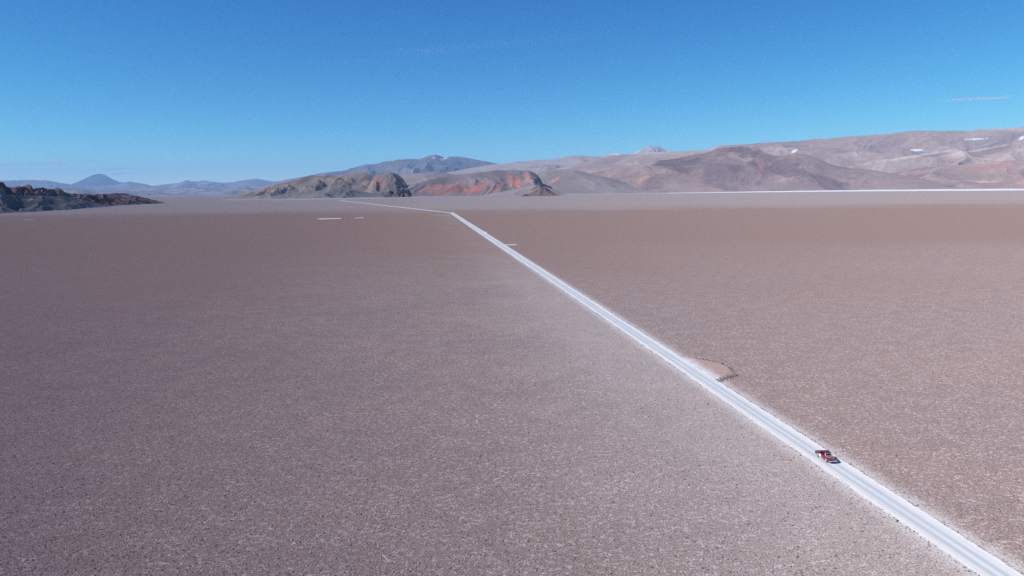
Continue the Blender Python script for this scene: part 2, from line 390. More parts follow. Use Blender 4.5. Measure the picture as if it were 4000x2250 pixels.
def terrain(name, sky_px, base, top, mat, label, step=3.2, nv=64, prof=1.35, back=0.8, amp=0.16, gully=900., seed=1, crest=0.012,
            color=(0.25, 0.24, 0.25), var=None, patches=(), round_top=0.25, fold=0.0, foldscale=2500., sink=6., dwob=0.12, aniso=0.35, endtaper=0):
    """A hill range as a real height field.  sky_px: its surveyed crest; base/top: distance (m) of foot and crest (numbers or px->m lists)."""
    xs = np.arange(sky_px[0][0], sky_px[-1][0] + step, step)
    ysk = np.interp(xs, *zip(*sky_px))
    ker = np.hanning(9); ker /= ker.sum(); ysm = np.convolve(np.pad(ysk, 4, mode='edge'), ker, 'valid'); ysk = 0.5 * ysk + 0.5 * ysm
    D = ray(xs, ysk); hd = np.hypot(D[:, 0], D[:, 1]); dirs = D[:, :2] / hd[:, None]; tan = D[:, 2] / hd
    f = lambda q: np.interp(xs, *zip(*q)) if isinstance(q, (list, tuple)) else np.full(len(xs), float(q))
    d1 = f(top); d0 = f(base)
    arc = xs * (d1.mean() / FPX)
    span = d1 - d0
    d0 = d0 + span * dwob * fbm(arc / (gully * 2.2), arc * 0, seed + 40, 4) * 1.6
    d1 = d1 + span * dwob * fbm(arc / (gully * 3.0), arc * 0, seed + 50, 4) * 1.2
    H = np.maximum(CAM_H + d1 * tan, 0.0)
    if endtaper:
        e = np.minimum(np.arange(len(xs)), np.arange(len(xs))[::-1]) / endtaper; H = H * sstep(0, 1, e)
    vf = np.linspace(0, 1, nv); vb = 1 + np.linspace(0, 1, max(6, nv // 4))[1:] * back
    v = np.concatenate([vf, vb])
    dist = d0[:, None] + (d1 - d0)[:, None] * v[None, :]
    S = arc[:, None] + 0 * dist
    # slope profile: concave apron, rounded crest
    vc = np.clip(v, 0, 1); p = vc ** prof
    rt = round_top; p = (1 - rt) * p + rt * np.sin(vc * math.pi / 2) ** 2
    p = np.where(v > 1, 1 - 0.95 * sstep(1, 1 + back, v), p)
    Z = H[:, None] * p[None, :]
    warp = gully * 0.5 * fbm(S / (gully * 1.5), dist / (gully * 1.5), seed + 3, 3)
    rg = ridged((S + warp) / gully, dist * aniso / gully, seed, 5, 0.55)
    m = np.where(v <= 1, np.sin(np.clip(v, 0, 1) * math.pi) ** 0.8, 0.3 * sstep(1.0, 1.2, v))
    Z = Z + H[:, None] * amp * (rg - 0.55) * m[None, :] * 2
    if fold:
        fo = fbm((S + warp) / foldscale, dist / foldscale, seed + 9, 4)
        Z = Z + H[:, None] * fold * fo * m[None, :] * 1.6
    Z = Z + H[:, None] * crest * fbm(S / (gully * 0.35), dist / (gully * 0.35), seed + 77, 4) * 2 * np.minimum(vc * 3, 1)[None, :]
    Z = np.maximum(Z, -sink) - sink * (1 - np.minimum(vc * 8, 1))[None, :]
    Z[:, -1] = -sink
    Z = Z - 1.6
    X = dirs[:, 0:1] * dist; Y = dirs[:, 1:2] * dist
    C = np.zeros(X.shape + (3,)) + np.array(color)
    if var:
        for (c2, sc_, lo, hi, sd_, st) in var:
            n = fbm((S + warp) / sc_, dist * st / sc_, sd_, 5, 0.6)
            C = C + (np.array(c2) - C) * sstep(lo, hi, n)[..., None]
    C = C * (1 + 0.22 * (rg - 0.55))[..., None]
    U, Vp = project(X, Y, Z)
    for (cx, cy, rx, ry, ang, c2, st) in patches:
        a = math.radians(ang); du, dv = U - cx, Vp - cy
        p1 = (du * math.cos(a) + dv * math.sin(a)) / rx; p2 = (-du * math.sin(a) + dv * math.cos(a)) / ry
        n = fbm(U / 26. + cx, Vp / 11. + cy, 91, 4, 0.6) * 1.3
        msk = sstep(1.15, 0.55, np.sqrt(p1 * p1 + p2 * p2) + n * 0.8) * st
        msk = np.where(v[None, :] <= 1.05, msk, 0)
        C = C + (np.array(c2) - C) * msk[..., None]
    V = np.stack([X, Y, Z], -1).reshape(-1, 3)
    o = mesh_obj(name, V, grid_faces(*X.shape), mat, smooth=True)
    if o.data.polygons[len(o.data.polygons) // 3].normal.z < 0: o.data.flip_normals()
    set_color(o, np.clip(C, 0.01, 0.95).reshape(-1, 3))
    return tag(o, "structure", label)

GREY = (0.215, 0.200, 0.200); DGREY = (0.135, 0.132, 0.142); PALE = (0.33, 0.295, 0.30); RED = (0.36, 0.165, 0.14); DRED = (0.27, 0.125, 0.12)
TAN = (0.33, 0.25, 0.21); SNOW = (0.85, 0.86, 0.9)
# far blue ranges
terrain("far_range", [(-500, 716), (-300, 700), (-150, 712), (0, 705), (60, 704), (120, 702), (180, 704), (230, 713), (290, 722), (360, 728), (460, 722), (505, 708), (530, 713), (565, 718), (590, 726), (640, 720), (700, 714), (722, 706), (730, 702), (745, 708), (775, 709),
        (800, 704), (815, 708), (860, 713), (905, 712), (960, 702), (1000, 698), (1030, 703), (1070, 709), (1100, 706), (1130, 703), (1180, 697), (1230, 692), (1300, 686), (1360, 690), (1450, 700), (1700, 715)], 66000, 86000, M_FAR,
        "pale blue far mountain range along the left horizon", amp=0.30, gully=6200, seed=4, fold=0.25, foldscale=12000, color=(0.231, 0.200, 0.186), var=[((0.378, 0.320, 0.298), 10500, 0.0, 0.35, 8, 1.5)], nv=70)
terrain("volcano_cone", [(120, 752), (190, 745), (250, 727), (282, 718), (310, 708), (340, 694), (362, 684), (378, 679), (392, 677.5), (404, 680), (420, 689), (445, 702), (470, 712), (490, 713.5), (520, 722), (560, 732), (600, 742), (650, 752)], 82000, 96000, M_FAR,
        "dark blue cone volcano standing above the far range", amp=0.10, gully=3600, seed=14, color=(0.060, 0.080, 0.104), prof=1.0, round_top=0.0, aniso=0.15, back=1.0)
terrain("low_far_hills", [(-400, 748), (-100, 740), (0, 737), (120, 735), (200, 738), (300, 735), (420, 745), (520, 742), (640, 735), (760, 731), (860, 738), (940, 732), (1010, 735), (1100, 742), (1250, 748), (1400, 752)], 36000, 50000, M_FAR,
        "low lilac hills in front of the far left range", amp=0.35, gully=4300, seed=23, fold=0.3, color=(0.277, 0.231, 0.220), var=[((0.485, 0.396, 0.379), 5800, 0.0, 0.3, 3, 2.0), ((0.139, 0.132, 0.143), 6500, 0.1, 0.35, 33, 2.0)], nv=56)
terrain("blue_mountain", [(1000, 748), (1060, 724), (1100, 707), (1135, 699), (1180, 691), (1230, 682), (1260, 676), (1300, 670), (1345, 668), (1372, 657), (1400, 650), (1430, 643), (1470, 641), (1500, 631), (1540, 627), (1570, 622), (1600, 620), (1640, 622), (1662, 612), (1685, 606), (1705, 605),
        (1722, 610), (1740, 616.5), (1752, 613), (1770, 611), (1800, 614), (1850, 621), (1890, 628), (1930, 637), (1990, 650), (2080, 672), (2150, 700)], 36000, 50000, M_FAR,
        "broad blue mountain with small snow patches behind the grey hills", amp=0.26, gully=4300, seed=31, fold=0.32, foldscale=7800, color=(0.186, 0.157, 0.164), var=[((0.330, 0.272, 0.271), 7800, 0.0, 0.35, 6, 1.0)],
        patches=[(1733, 620, 16, 5, -10, SNOW, 1), (1692, 616, 8, 3, 0, SNOW, .8), (1690, 667, 18, 3.5, 0, (0.055, 0.063, 0.092), .8)], nv=80)
terrain("twin_peak", [(2340, 640), (2400, 622), (2450, 608), (2470, 600), (2485, 592), (2500, 584), (2515, 577), (2530, 568.5), (2538, 567), (2546, 572), (2560, 570), (2572, 571), (2590, 581), (2605, 590), (2640, 602), (2700, 620)], 56000, 66000, M_FAR,
        "small pale twin-peaked mountain showing over the long ridge", amp=0.22, gully=2500, seed=41, color=(0.486, 0.386, 0.346), var=[((0.776, 0.624, 0.532), 1500, 0.05, 0.35, 3, 0.4)], prof=1.1)
terrain("pale_plateau", [(1560, 735), (1640, 700), (1740, 675), (1850, 655), (1930, 642), (1990, 636), (2050, 630), (2090, 625.5), (2130, 625), (2165, 621), (2210, 613), (2240, 607), (2275, 606), (2310, 610), (2350, 612), (2372, 603), (2385, 599), (2430, 600), (2480, 606), (2600, 630), (2750, 680)], 19000, 29000, M_FAR,
        "pale lilac plateau slope between the blue mountain and grey ridge", amp=0.10, gully=2800, seed=51, fold=0.10, color=(0.427, 0.358, 0.343), var=[((0.312, 0.259, 0.246), 3000, 0.1, 0.4, 9, 2.5)], nv=70,
        patches=[(2410, 603, 30, 4, 0, SNOW, .5)])
terrain("long_ridge", [(2150, 665), (2250, 640), (2330, 620), (2420, 607), (2500, 599), (2560, 595), (2620, 591), (2700, 588), (2770, 584), (2790, 574), (2815, 568), (2850, 566), (2900, 563), (2960, 559), (3050, 554), (3150, 547), (3230, 541), (3330, 531), (3420, 525), (3500, 517), (3560, 513), (3640, 511),
        (3700, 509.5), (3755, 508.5), (3772, 511.5), (3786, 512), (3810, 509), (3880, 504), (3950, 499), (4020, 497), (4150, 496), (4300, 488), (4500, 500)], [(2150, 11500), (3000, 12000), (3400, 12000), (4500, 12000)], 18000, M_MID,
        "long pale mauve ridge rising behind the rounded right hills", amp=0.07, gully=1700, seed=61, fold=0.10, foldscale=3800, color=(0.401, 0.314, 0.293), nv=110, prof=1.25,
        var=[((0.529, 0.414, 0.377), 2600, 0.0, 0.35, 5, 1.6), ((0.310, 0.253, 0.257), 3000, 0.08, 0.35, 55, 1.2)],
        patches=[(3450, 560, 130, 42, 15, (0.310, 0.247, 0.257), .6), (3700, 540, 110, 36, 10, (0.318, 0.253, 0.257), .6), (3103, 589, 15, 5, -25, SNOW, 1), (3580, 586, 26, 4, 0, SNOW, .8), (3815, 543, 42, 3.5, -3, SNOW, .9), (3990, 540, 16, 7, -30, SNOW, .8), (3860, 562, 50, 2, -18, SNOW, .2), (3560, 612, 220, 5, -9, (0.605, 0.494, 0.443), .7), (3800, 590, 160, 4, -10, (0.605, 0.494, 0.443), .6)])
terrain("brown_foothill", [(3050, 738), (3200, 722), (3300, 708), (3420, 688), (3520, 668), (3600, 655), (3700, 645), (3800, 640), (3900, 632), (4000, 621), (4150, 605), (4400, 590)], [(3050, 9500), (3500, 9700), (4400, 10000)], [(3050, 11000), (4400, 13200)], M_MID,
        "low reddish brown foothill behind the white shoreline", amp=0.10, gully=900, seed=71, fold=0.12, color=(0.384, 0.281, 0.260), var=[((0.269, 0.218, 0.218), 1500, 0.0, 0.3, 7, 1.2), ((0.511, 0.300, 0.260), 1200, 0.12, 0.4, 17, 1.0)], nv=70,
        patches=[(3870, 650, 100, 16, -5, (0.525, 0.287, 0.254), .5), (3840, 710, 60, 4, 0, (0.639, 0.474, 0.435), .6)])
terrain("rounded_hill", [(2080, 735), (2160, 714), (2230, 693), (2300, 676), (2380, 660), (2470, 645), (2560, 629), (2640, 617), (2700, 607), (2745, 598), (2780, 589), (2800, 580), (2830, 576), (2880, 572.5), (2915, 571), (2942, 571.5), (2958, 576), (2975, 587), (2995, 597), (3020, 606), (3050, 609), (3080, 602), (3105, 598), (3135, 601),
        (3175, 610), (3200, 621), (3230, 636), (3265, 646), (3320, 656), (3400, 663), (3480, 675), (3560, 690), (3650, 707), (3740, 722), (3800, 738)], [(2080, 8900), (2500, 8700), (3100, 9300), (3800, 9600)], [(2080, 10200), (2900, 11600), (3800, 10600)], M_MID,
        "large rounded grey hill with a flat top", amp=0.085, gully=1250, seed=89, fold=0.10, foldscale=2000, color=(0.327, 0.248, 0.239), nv=110, prof=1.15, round_top=0.4, aniso=0.25,
        var=[((0.220, 0.171, 0.179), 1500, 0.02, 0.3, 5, 0.8), ((0.400, 0.299, 0.279), 1100, 0.08, 0.35, 15, 0.8)],
        patches=[(2900, 590, 70, 24, 20, (0.186, 0.150, 0.153), .8), (2970, 640, 16, 24, -15, (0.478, 0.310, 0.268), .8), (3080, 650, 70, 40, 25, (0.200, 0.157, 0.168), .6), (2800, 680, 120, 50, 10, (0.252, 0.198, 0.205), .6),
                 (2370, 725, 75, 8, -20, (0.531, 0.276, 0.232), .8), (2510, 700, 46, 9, -38, (0.558, 0.310, 0.253), .8), (2440, 705, 60, 4, -14, (0.478, 0.366, 0.336), .6), (3040, 705, 70, 8, -12, (0.439, 0.315, 0.294), .7)])
terrain("green_grey_hill", [(1440, 742), (1490, 715), (1540, 694), (1580, 682), (1640, 675), (1695, 671.5), (1740, 676), (1790, 683), (1860, 695), (1950, 715)], 9300, 10800, M_MID,
        "smooth greenish grey hill behind the red banded ridge", amp=0.10, gully=900, seed=93, color=(0.361, 0.306, 0.286), nv=56)
terrain("saddle_hill", [(2020, 720), (2060, 694), (2100, 676), (2140, 665.5), (2175, 661.5), (2210, 659.5), (2240, 662), (2275, 668), (2320, 678), (2380, 694), (2450, 716), (2540, 745)], 8500, 9700, M_MID,
        "smooth grey saddle joining the red ridge and the rounded hill", amp=0.08, gully=800, seed=97, color=(0.348, 0.289, 0.279), nv=60, fold=0.08,
        patches=[(2165, 705, 34, 6, -28, (0.600, 0.336, 0.268), .85), (2290, 680, 60, 7, 12, (0.252, 0.218, 0.222), .6)])
terrain("red_banded_ridge", [(1450, 764), (1520, 745), (1570, 728), (1620, 716), (1680, 702), (1730, 692), (1765, 683), (1790, 680), (1850, 675), (1890, 671), (1920, 666), (1960, 664.5), (2040, 664), (2065, 666), (2085, 673), (2100, 684), (2114, 702), (2126, 730), (2136, 758)],
        [(1450, 7700), (2136, 7500)], [(1450, 8500), (2000, 8900), (2136, 8700)], M_MID,
        "grey ridge with red eroded bands on its face", amp=0.20, gully=520, seed=103, fold=0.08, color=(0.284, 0.235, 0.237), nv=110, aniso=0.16, prof=1.0, round_top=0.35,
        var=[((0.213, 0.181, 0.190), 700, 0.0, 0.3, 6, 0.5)],
        patches=[(1770, 742, 110, 17, -10, RED, .85), (1860, 738, 55, 14, -20, (0.526, 0.212, 0.174), .9), (1700, 735, 60, 11, -10, (0.498, 0.205, 0.168), .7), (1940, 735, 36, 10, -40, (0.540, 0.235, 0.198), .85), (2015, 715, 26, 27, 10, (0.568, 0.248, 0.204), .9), (2058, 690, 11, 26, -12, (0.568, 0.255, 0.210), .85),
                 (1985, 700, 12, 32, 14, (0.484, 0.223, 0.192), .7), (2090, 708, 16, 16, 0, (0.513, 0.272, 0.240), .6), (1790, 712, 22, 10, -35, (0.469, 0.212, 0.180), .6), (1660, 735, 22, 12, -50, (0.469, 0.223, 0.192), .6), (2085, 680, 18, 12, 20, (0.185, 0.161, 0.174), .7)])
terrain("grey_hills", [(820, 778), (890, 771), (930, 762), (970, 748), (1010, 737), (1050, 724), (1085, 715), (1105, 714), (1125, 711), (1150, 701), (1180, 692), (1215, 686), (1260, 686), (1310, 684), (1355, 680), (1390, 677), (1420, 674.5), (1435, 678), (1450, 687), (1470, 694), (1520, 705), (1570, 725), (1640, 755)],
        [(820, 9800), (1100, 8400), (1640, 7800)], [(820, 10500), (1200, 10000), (1640, 9000)], M_MID,
        "bare grey hills with folded dark spurs left of the red dome", amp=0.30, gully=430, seed=113, fold=0.26, foldscale=900, color=(0.312, 0.245, 0.214), nv=110, aniso=0.55, round_top=0.3,
        var=[((0.191, 0.161, 0.153), 800, 0.0, 0.28, 6, 1.4), ((0.425, 0.324, 0.276), 700, 0.12, 0.4, 16, 1.2)])
terrain("dark_spur", [(1060, 772), (1110, 757), (1160, 748), (1200, 744), (1240, 746), (1290, 735), (1330, 728), (1365, 733), (1400, 742), (1440, 752), (1480, 760), (1530, 770)], [(1060, 7700), (1530, 7200)], [(1060, 8300), (1530, 7700)], M_MID,
        "low dark grey spur in front of the grey hills", amp=0.38, gully=330, seed=123, fold=0.35, foldscale=600, color=(0.208, 0.190, 0.184), var=[((0.328, 0.282, 0.251), 450, 0.05, 0.35, 4, 1.0)], nv=64, aniso=0.6)
terrain("red_dome", [(1430, 745), (1445, 718), (1457, 699), (1470, 686), (1487, 677), (1505, 673.5), (1525, 673), (1540, 675), (1554, 682), (1566, 691), (1577, 702), (1590, 722), (1602, 748)], 7800, 8600, M_MID,
        "rounded dome hill with red gullied flanks", amp=0.16, gully=260, seed=133, color=(0.271, 0.222, 0.206), nv=70, aniso=0.15, prof=0.8, round_top=0.7, step=2.2,
        patches=[(1470, 715, 24, 24, 0, (0.416, 0.222, 0.184), .7), (1572, 705, 9, 26, -15, (0.529, 0.240, 0.190), .8), (1500, 722, 10, 20, 10, (0.428, 0.228, 0.190), .6), (1540, 690, 12, 12, 0, (0.189, 0.174, 0.167), .7)])
terrain("rock_outcrop", [(1494, 766), (1505, 756), (1516, 747), (1527, 743), (1538, 744), (1546, 738), (1556, 734), (1566, 736), (1577, 733), (1588, 735), (1597, 740), (1608, 756)], 7150, 7400, M_NEAR,
        "small dark rock outcrop at the foot of the dome", amp=0.40, gully=60, seed=143, crest=0.05, color=(0.20, 0.145, 0.14), var=[((0.06, 0.045, 0.055), 90, 0.0, 0.2, 2, 1.0)], nv=40, step=1.4, aniso=0.7, prof=0.7)
terrain("grey_fan", [(1800, 770), (1880, 763), (1950, 751), (2010, 738), (2050, 729), (2090, 722), (2120, 724), (2160, 738), (2190, 752), (2215, 762)], 6700, 7300, M_MID,
        "smooth grey fan of gravel leaning on the pyramid hill", amp=0.08, gully=400, seed=153, color=(0.333, 0.278, 0.266), nv=44, round_top=0.1)
terrain("pyramid_hill", [(2030, 768), (2048, 757), (2062, 749), (2074, 741), (2086, 729), (2096, 720), (2104, 715), (2112, 717.5), (2122, 725), (2136, 735), (2150, 744), (2165, 753), (2178, 760), (2198, 765)], 6300, 6620, M_NEAR,
        "small pointed dark pyramid hill at the edge of the flat", amp=0.13, gully=90, seed=163, color=(0.271, 0.182, 0.159), nv=60, step=1.4, prof=1.0, round_top=0.0, crest=0.02, aniso=0.4,
        patches=[(2092, 731, 30, 9, -38, (0.150, 0.132, 0.128), .9), (2140, 742, 38, 4, 35, (0.069, 0.050, 0.051), .95), (2150, 751, 18, 7, 20, (0.243, 0.138, 0.128), .7), (2085, 743, 30, 2, -22, (0.416, 0.341, 0.307), .8)])
terrain("pyramid_knoll", [(2028, 769), (2036, 765), (2046, 760), (2054, 756), (2060, 758.5), (2068, 764), (2076, 768)], 6230, 6320, M_NEAR,
        "tiny dark knoll beside the pyramid hill", amp=0.2, gully=30, seed=173, color=(0.13, 0.115, 0.118), nv=24, step=1.0)
terrain("dark_rock_range", [(-700, 690), (-400, 705), (-200, 712), (0, 724), (15, 726), (40, 730.5), (58, 733.5), (80, 731), (110, 730.5), (130, 735.5), (150, 733), (172, 732.5), (186, 737), (205, 738), (222, 739.5), (235, 746), (255, 756), (275, 757.5), (292, 756), (320, 757), (338, 757), (360, 761), (385, 758), (410, 756), (450, 754.5), (480, 754), (510, 759), (540, 766), (570, 774), (600, 781), (640, 789)],
        [(-700, 2900), (0, 3250), (300, 4000), (640, 5200)], [(-700, 3400), (0, 3750), (300, 4600), (640, 5700)], M_NEAR,
        "dark maroon rocky range on the left shore", amp=0.42, gully=150, seed=183, crest=0.03, fold=0.3, foldscale=200, color=(0.225, 0.132, 0.128), nv=80, aniso=0.8, prof=0.8, step=2.4, round_top=0.4,
        var=[((0.050, 0.034, 0.048), 130, -0.02, 0.22, 6, 0.9), ((0.270, 0.187, 0.190), 160, 0.12, 0.35, 16, 1.4)], sink=2.)
terrain("dark_gravel_slope", [(-700, 715), (-300, 735), (0, 751), (30, 757), (60, 762), (110, 764), (160, 763), (200, 765), (240, 765), (280, 769), (320, 778), (360, 788), (400, 796), (450, 802)], [(-700, 2500), (0, 2950), (250, 3350), (450, 4100)], [(-700, 2950), (0, 3350), (250, 3850), (450, 4450)], M_MID,
        "dark grey green gravel slope below the maroon rocks", amp=0.26, gully=180, seed=193, fold=0.25, foldscale=350, color=(0.138, 0.128, 0.134), nv=64, aniso=0.5, prof=1.4, step=2.4, sink=2.,
        var=[((0.077, 0.074, 0.089), 260, 0.02, 0.3, 6, 1.2), ((0.242, 0.215, 0.215), 240, 0.1, 0.35, 16, 3.0)])

# ------------------------------------------------------------------ clods of salt crust (stuff)
rng = np.random.default_rng(7)
_ico = bmesh.new(); bmesh.ops.create_icosphere(_ico, subdivisions=1, radius=1.0)
ICO_V = np.array([v.co[:] for v in _ico.verts]); ICO_F = np.array([[v.index for v in f.verts] for f in _ico.faces]); _ico.free()
def clods(name, pts, size, mat, label, flat=0.55, z=0.0):
    n = len(pts); k_ = len(ICO_V)
    V = ICO_V[None] * (1 + 0.55 * (rng.random((n, k_, 1)) - 0.5))
    sx = size[:, None] * (0.7 + 0.6 * rng.random((n, 3))); sx[:, 2] *= flat
    V = V * sx[:, None, :]
    a = rng.random(n) * 2 * math.pi; ca, sa = np.cos(a)[:, None], np.sin(a)[:, None]
    W = np.stack([V[..., 0] * ca - V[..., 1] * sa, V[..., 0] * sa + V[..., 1] * ca, V[..., 2]], -1)
    W[..., 0] += pts[:, 0:1]; W[..., 1] += pts[:, 1:2]; W[..., 2] += z + sx[:, 2:3] * 0.25
    F = (ICO_F[None] + (np.arange(n) * k_)[:, None, None]).reshape(-1, 3)
    o = mesh_obj(name, W.reshape(-1, 3), F, mat)
    tone = 0.55 + 0.9 * rng.random(n) ** 1.5
    set_color(o, np.repeat(tone, k_)[:, None] * np.array([[1, 1, 1.]]))
    return tag(o, "stuff", label)
def clod_material(name, c):
    k = NT(name); t = k.n("ShaderNodeAttribute", attribute_name="tint").outputs['Color']
    pos = k.n("ShaderNodeNewGeometry").outputs['Position']
    col = k.mix(1.0, c, t, 'MULTIPLY')
    col = k.mix(k.ss(k.noise(pos, 5, 3), 0.5, 0.7, 0, 0.35), col, (0.5, 0.46, 0.46))
    return k.bsdf(col, 0.95)
M_CLOD = clod_material("crust_clod", (0.38, 0.295, 0.265)); M_DCLOD = clod_material("dug_clod", (0.27, 0.195, 0.17))
# over the near flat
N = 70000
r = 92 + 330 * rng.random(N) ** 1.25; px = rng.random(N) * 4700 - 350
az = np.arctan((px - 2000) / FPX); P = np.stack([np.sin(az) * r, np.cos(az) * r], 1)
tt = (P - P0) @ RN; keep = (tt < -3.3) | (tt > 3.3)
pp = gnd([p[0] for p in pull], [p[1] for p in pull]); pc = pp.mean(0)
keep &= np.hypot(*(P - pc).T) > 11
P = P[keep]; sz = 0.05 + 0.17 * rng.random(len(P)) ** 3
clods("crust_clods", P, sz, M_CLOD, "broken clods of brown salt crust strewn over the flat")
N = 26000                                       # rougher, more broken crust west of the track
r = 92 + 260 * rng.random(N) ** 1.8; px = rng.random(N) * 2500 - 350; px = px - 350 * rng.random(N)
az = np.arctan((px - 2000) / FPX); P = np.stack([np.sin(az) * r, np.cos(az) * r], 1)
P = P[(P - P0) @ RN < -25]
clods("rough_crust", P, 0.05 + 0.12 * rng.random(len(P)) ** 2.5, M_CLOD, "rougher broken crust on the near flat west of the track", 0.65)
# ragged edges of the road
n1 = 4200; s_ = -100 + 560 * rng.random(n1) ** 1.2; side = rng.random(n1) < 0.55
t_ = np.where(side, 2.98 + np.abs(rng.normal(0, 0.22, n1)), -3.0 - np.abs(rng.normal(0, 0.35, n1)))
clump = perlin(s_ / 7., side * 5., 3) > -0.15
P = (P0 + s_[:, None] * RD + t_[:, None] * RN)[clump]
clods("road_edge_clods", P, 0.04 + 0.11 * rng.random(len(P)) ** 2.5, M_DCLOD, "dark clods scraped up along both edges of the track", 0.8, 0.05)
# bank around the pull-out
bank = [(2662, 1393), (2700, 1398), (2760, 1406), (2812, 1418), (2846, 1433), (2862, 1446), (2868, 1453)]
bank2 = [(2799, 1490), (2812, 1486), (2830, 1481), (2850, 1474), (2872, 1466), (2886, 1462)]
pts = []
for q, n_, sp in ((bank, 70, 0.30), (bank2, 150, 0.55)):
    b = gnd([p[0] for p in q], [p[1] for p in q]); cum = np.concatenate([[0], np.cumsum(np.hypot(*np.diff(b, axis=0).T))])
    u = rng.random(n_) * cum[-1]
    if q is bank: u = cum[-1] * (1 - rng.random(n_) ** 1.6)
    pts.append(np.stack([np.interp(u, cum, b[:, 0]), np.interp(u, cum, b[:, 1])], 1) + rng.normal(0, sp, (n_, 2)))
pts = np.concatenate(pts)
clods("pull_out_clods", pts, 0.07 + 0.2 * rng.random(len(pts)) ** 2, M_DCLOD, "dark bank of dug clods around the pull-out", 0.8, 0.05)

# ------------------------------------------------------------------ pickup truck
def simple(name, c, rough=0.5, metal=0.0, coat=0.0, spec=0.5, dust=0.0, dust_h=None):
    k = NT(name); pos = k.n("ShaderNodeTexCoord").outputs['Object']
    n = k.noise(pos, 6.0, 4)
    col = k.mix(k.ss(n, 0.3, 0.7, 0.0, 1.0), tuple(x * 0.93 for x in c), tuple(min(1, x * 1.06) for x in c))
    if dust:
        f = k.math('MULTIPLY', k.ss(n, 0.25, 0.7), dust)
        if dust_h:
            sp = k.n("ShaderNodeSeparateXYZ"); k.put(sp.inputs[0], pos)
            f = k.math('MULTIPLY', f, k.ss(sp.outputs[2], 0.35, dust_h, 1.0, 0.15))
        col = k.mix(f, col, (0.66, 0.64, 0.64))
    return k.bsdf(col, rough, None, 0.0, spec, metal, coat)
M_RED = simple("red_paint", (0.25, 0.003, 0.016), 0.28, 0.0, 0.7, 0.5, 0.15, 0.7)
M_GLASS = simple("dark_glass", (0.010, 0.012, 0.018), 0.06, 0, 0, 0.6)
M_BLACK = simple("black_trim", (0.02, 0.02, 0.024), 0.6)
M_TYRE = simple("dusty_rubber", (0.035, 0.035, 0.04), 0.9, 0, 0, 0.2, 0.75)
M_RIM = simple("dusty_alloy", (0.62, 0.63, 0.66), 0.45, 0.3, 0, 0.5, 0.6)
M_CHROME = simple("chrome", (0.80, 0.80, 0.82), 0.32, 0.45)
M_COVER = simple("grey_vinyl", (0.135, 0.13, 0.145), 0.7, 0, 0, 0.3, 0.25)
M_WHITE = simple("white_vinyl", (0.82, 0.82, 0.84), 0.45)
M_TAIL = simple("tail_lens", (0.55, 0.02, 0.05), 0.15, 0, 0.4)
M_LAMP = simple("lamp_glass", (0.75, 0.77, 0.8), 0.1, 0, 0.4)

truck = bpy.data.objects.new("pickup_truck", None); COL.objects.link(truck)
tag(truck, None, "red double cab pickup truck driving on the white salt track", "pickup truck")
def finish(name, bm, mat, parent, bevel=0.0, smooth=True, seg=2):
    bmesh.ops.recalc_face_normals(bm, faces=bm.faces)
    me = bpy.data.meshes.new(name); bm.to_mesh(me); bm.free(); me.materials.append(mat)
    o = bpy.data.objects.new(name, me); COL.objects.link(o); o.parent = parent
    if bevel:
        b = o.modifiers.new("bevel", 'BEVEL'); b.width = bevel; b.segments = seg; b.limit_method = 'ANGLE'; b.angle_limit = math.radians(28)
    me.polygons.foreach_set("use_smooth", np.full(len(me.polygons), False))
    return o
def extrude_profile(bm, yz, x0, x1):
    a = [bm.verts.new((x0, y, z)) for y, z in yz]; b = [bm.verts.new((x1, y, z)) for y, z in yz]
    n = len(yz); bm.faces.new(a); bm.faces.new(b[::-1])
    for i in range(n): bm.faces.new((a[i], b[i], b[(i + 1) % n], a[(i + 1) % n]))
def box(bm, c, s):
    bmesh.ops.create_cube(bm, size=1.0, matrix=Matrix.Translation(c) @ Matrix.Diagonal((*s, 1)))
def hexa(bm, bot, top):
    v = [bm.verts.new(p) for p in bot + top]
    for f in ((0, 1, 2, 3), (7, 6, 5, 4), (0, 4, 5, 1), (1, 5, 6, 2), (2, 6, 7, 3), (3, 7, 4, 0)): bm.faces.new([v[i] for i in f])
def slab(name, quad, th, mat, parent, bevel=0.01):
    q = [Vector(p) for p in quad]; n = (q[1] - q[0]).cross(q[2] - q[0]).normalized() * th
    bm = bmesh.new(); hexa(bm, [tuple(p - n * 0.5) for p in q], [tuple(p + n * 0.5) for p in q])
    return finish(name, bm, mat, parent, bevel)
YF, YR = 1.52, -1.52; AR = 0.47                                     # axle positions, arch radius
def arch(yc, n=9):
    return [(yc + AR * math.cos(a), 0.40 + AR * math.sin(a)) for a in np.linspace(0.0, math.pi, n)]
low = [(2.42, 0.42), (2.52, 0.55), (2.55, 0.80), (2.45, 0.98), (1.15, 1.10), (0.95, 1.12), (-2.52, 1.12), (-2.56, 1.05), (-2.55, 0.55), (-2.40, 0.45)]
low += arch(YR)[::-1] + [(-0.9, 0.36), (0.9, 0.36)] + arch(YF)[::-1]
bm = bmesh.new(); extrude_profile(bm, low, -0.91, 0.91)
for v in bm.verts:                                                    # tumblehome and nose taper
    v.co.x *= 1 - 0.06 * max(0, (v.co.z - 0.7) / 0.42) - 0.05 * max(0, (v.co.y - 1.6) / 0.95)
body = finish("body", bm, M_RED, truck, 0.05, seg=3)
bm = bmesh.new(); box(bm, (0, 0, 0.55), (1.30, 4.4, 0.42)); finish("chassis", bm, M_BLACK, truck, 0.02)
for y in (YF, YR):                                                    # dark wheel housings
    bm = bmesh.new(); box(bm, (0, y, 0.62), (1.45, 0.94, 0.46)); finish("wheel_housing", bm, M_BLACK, truck, 0.02)
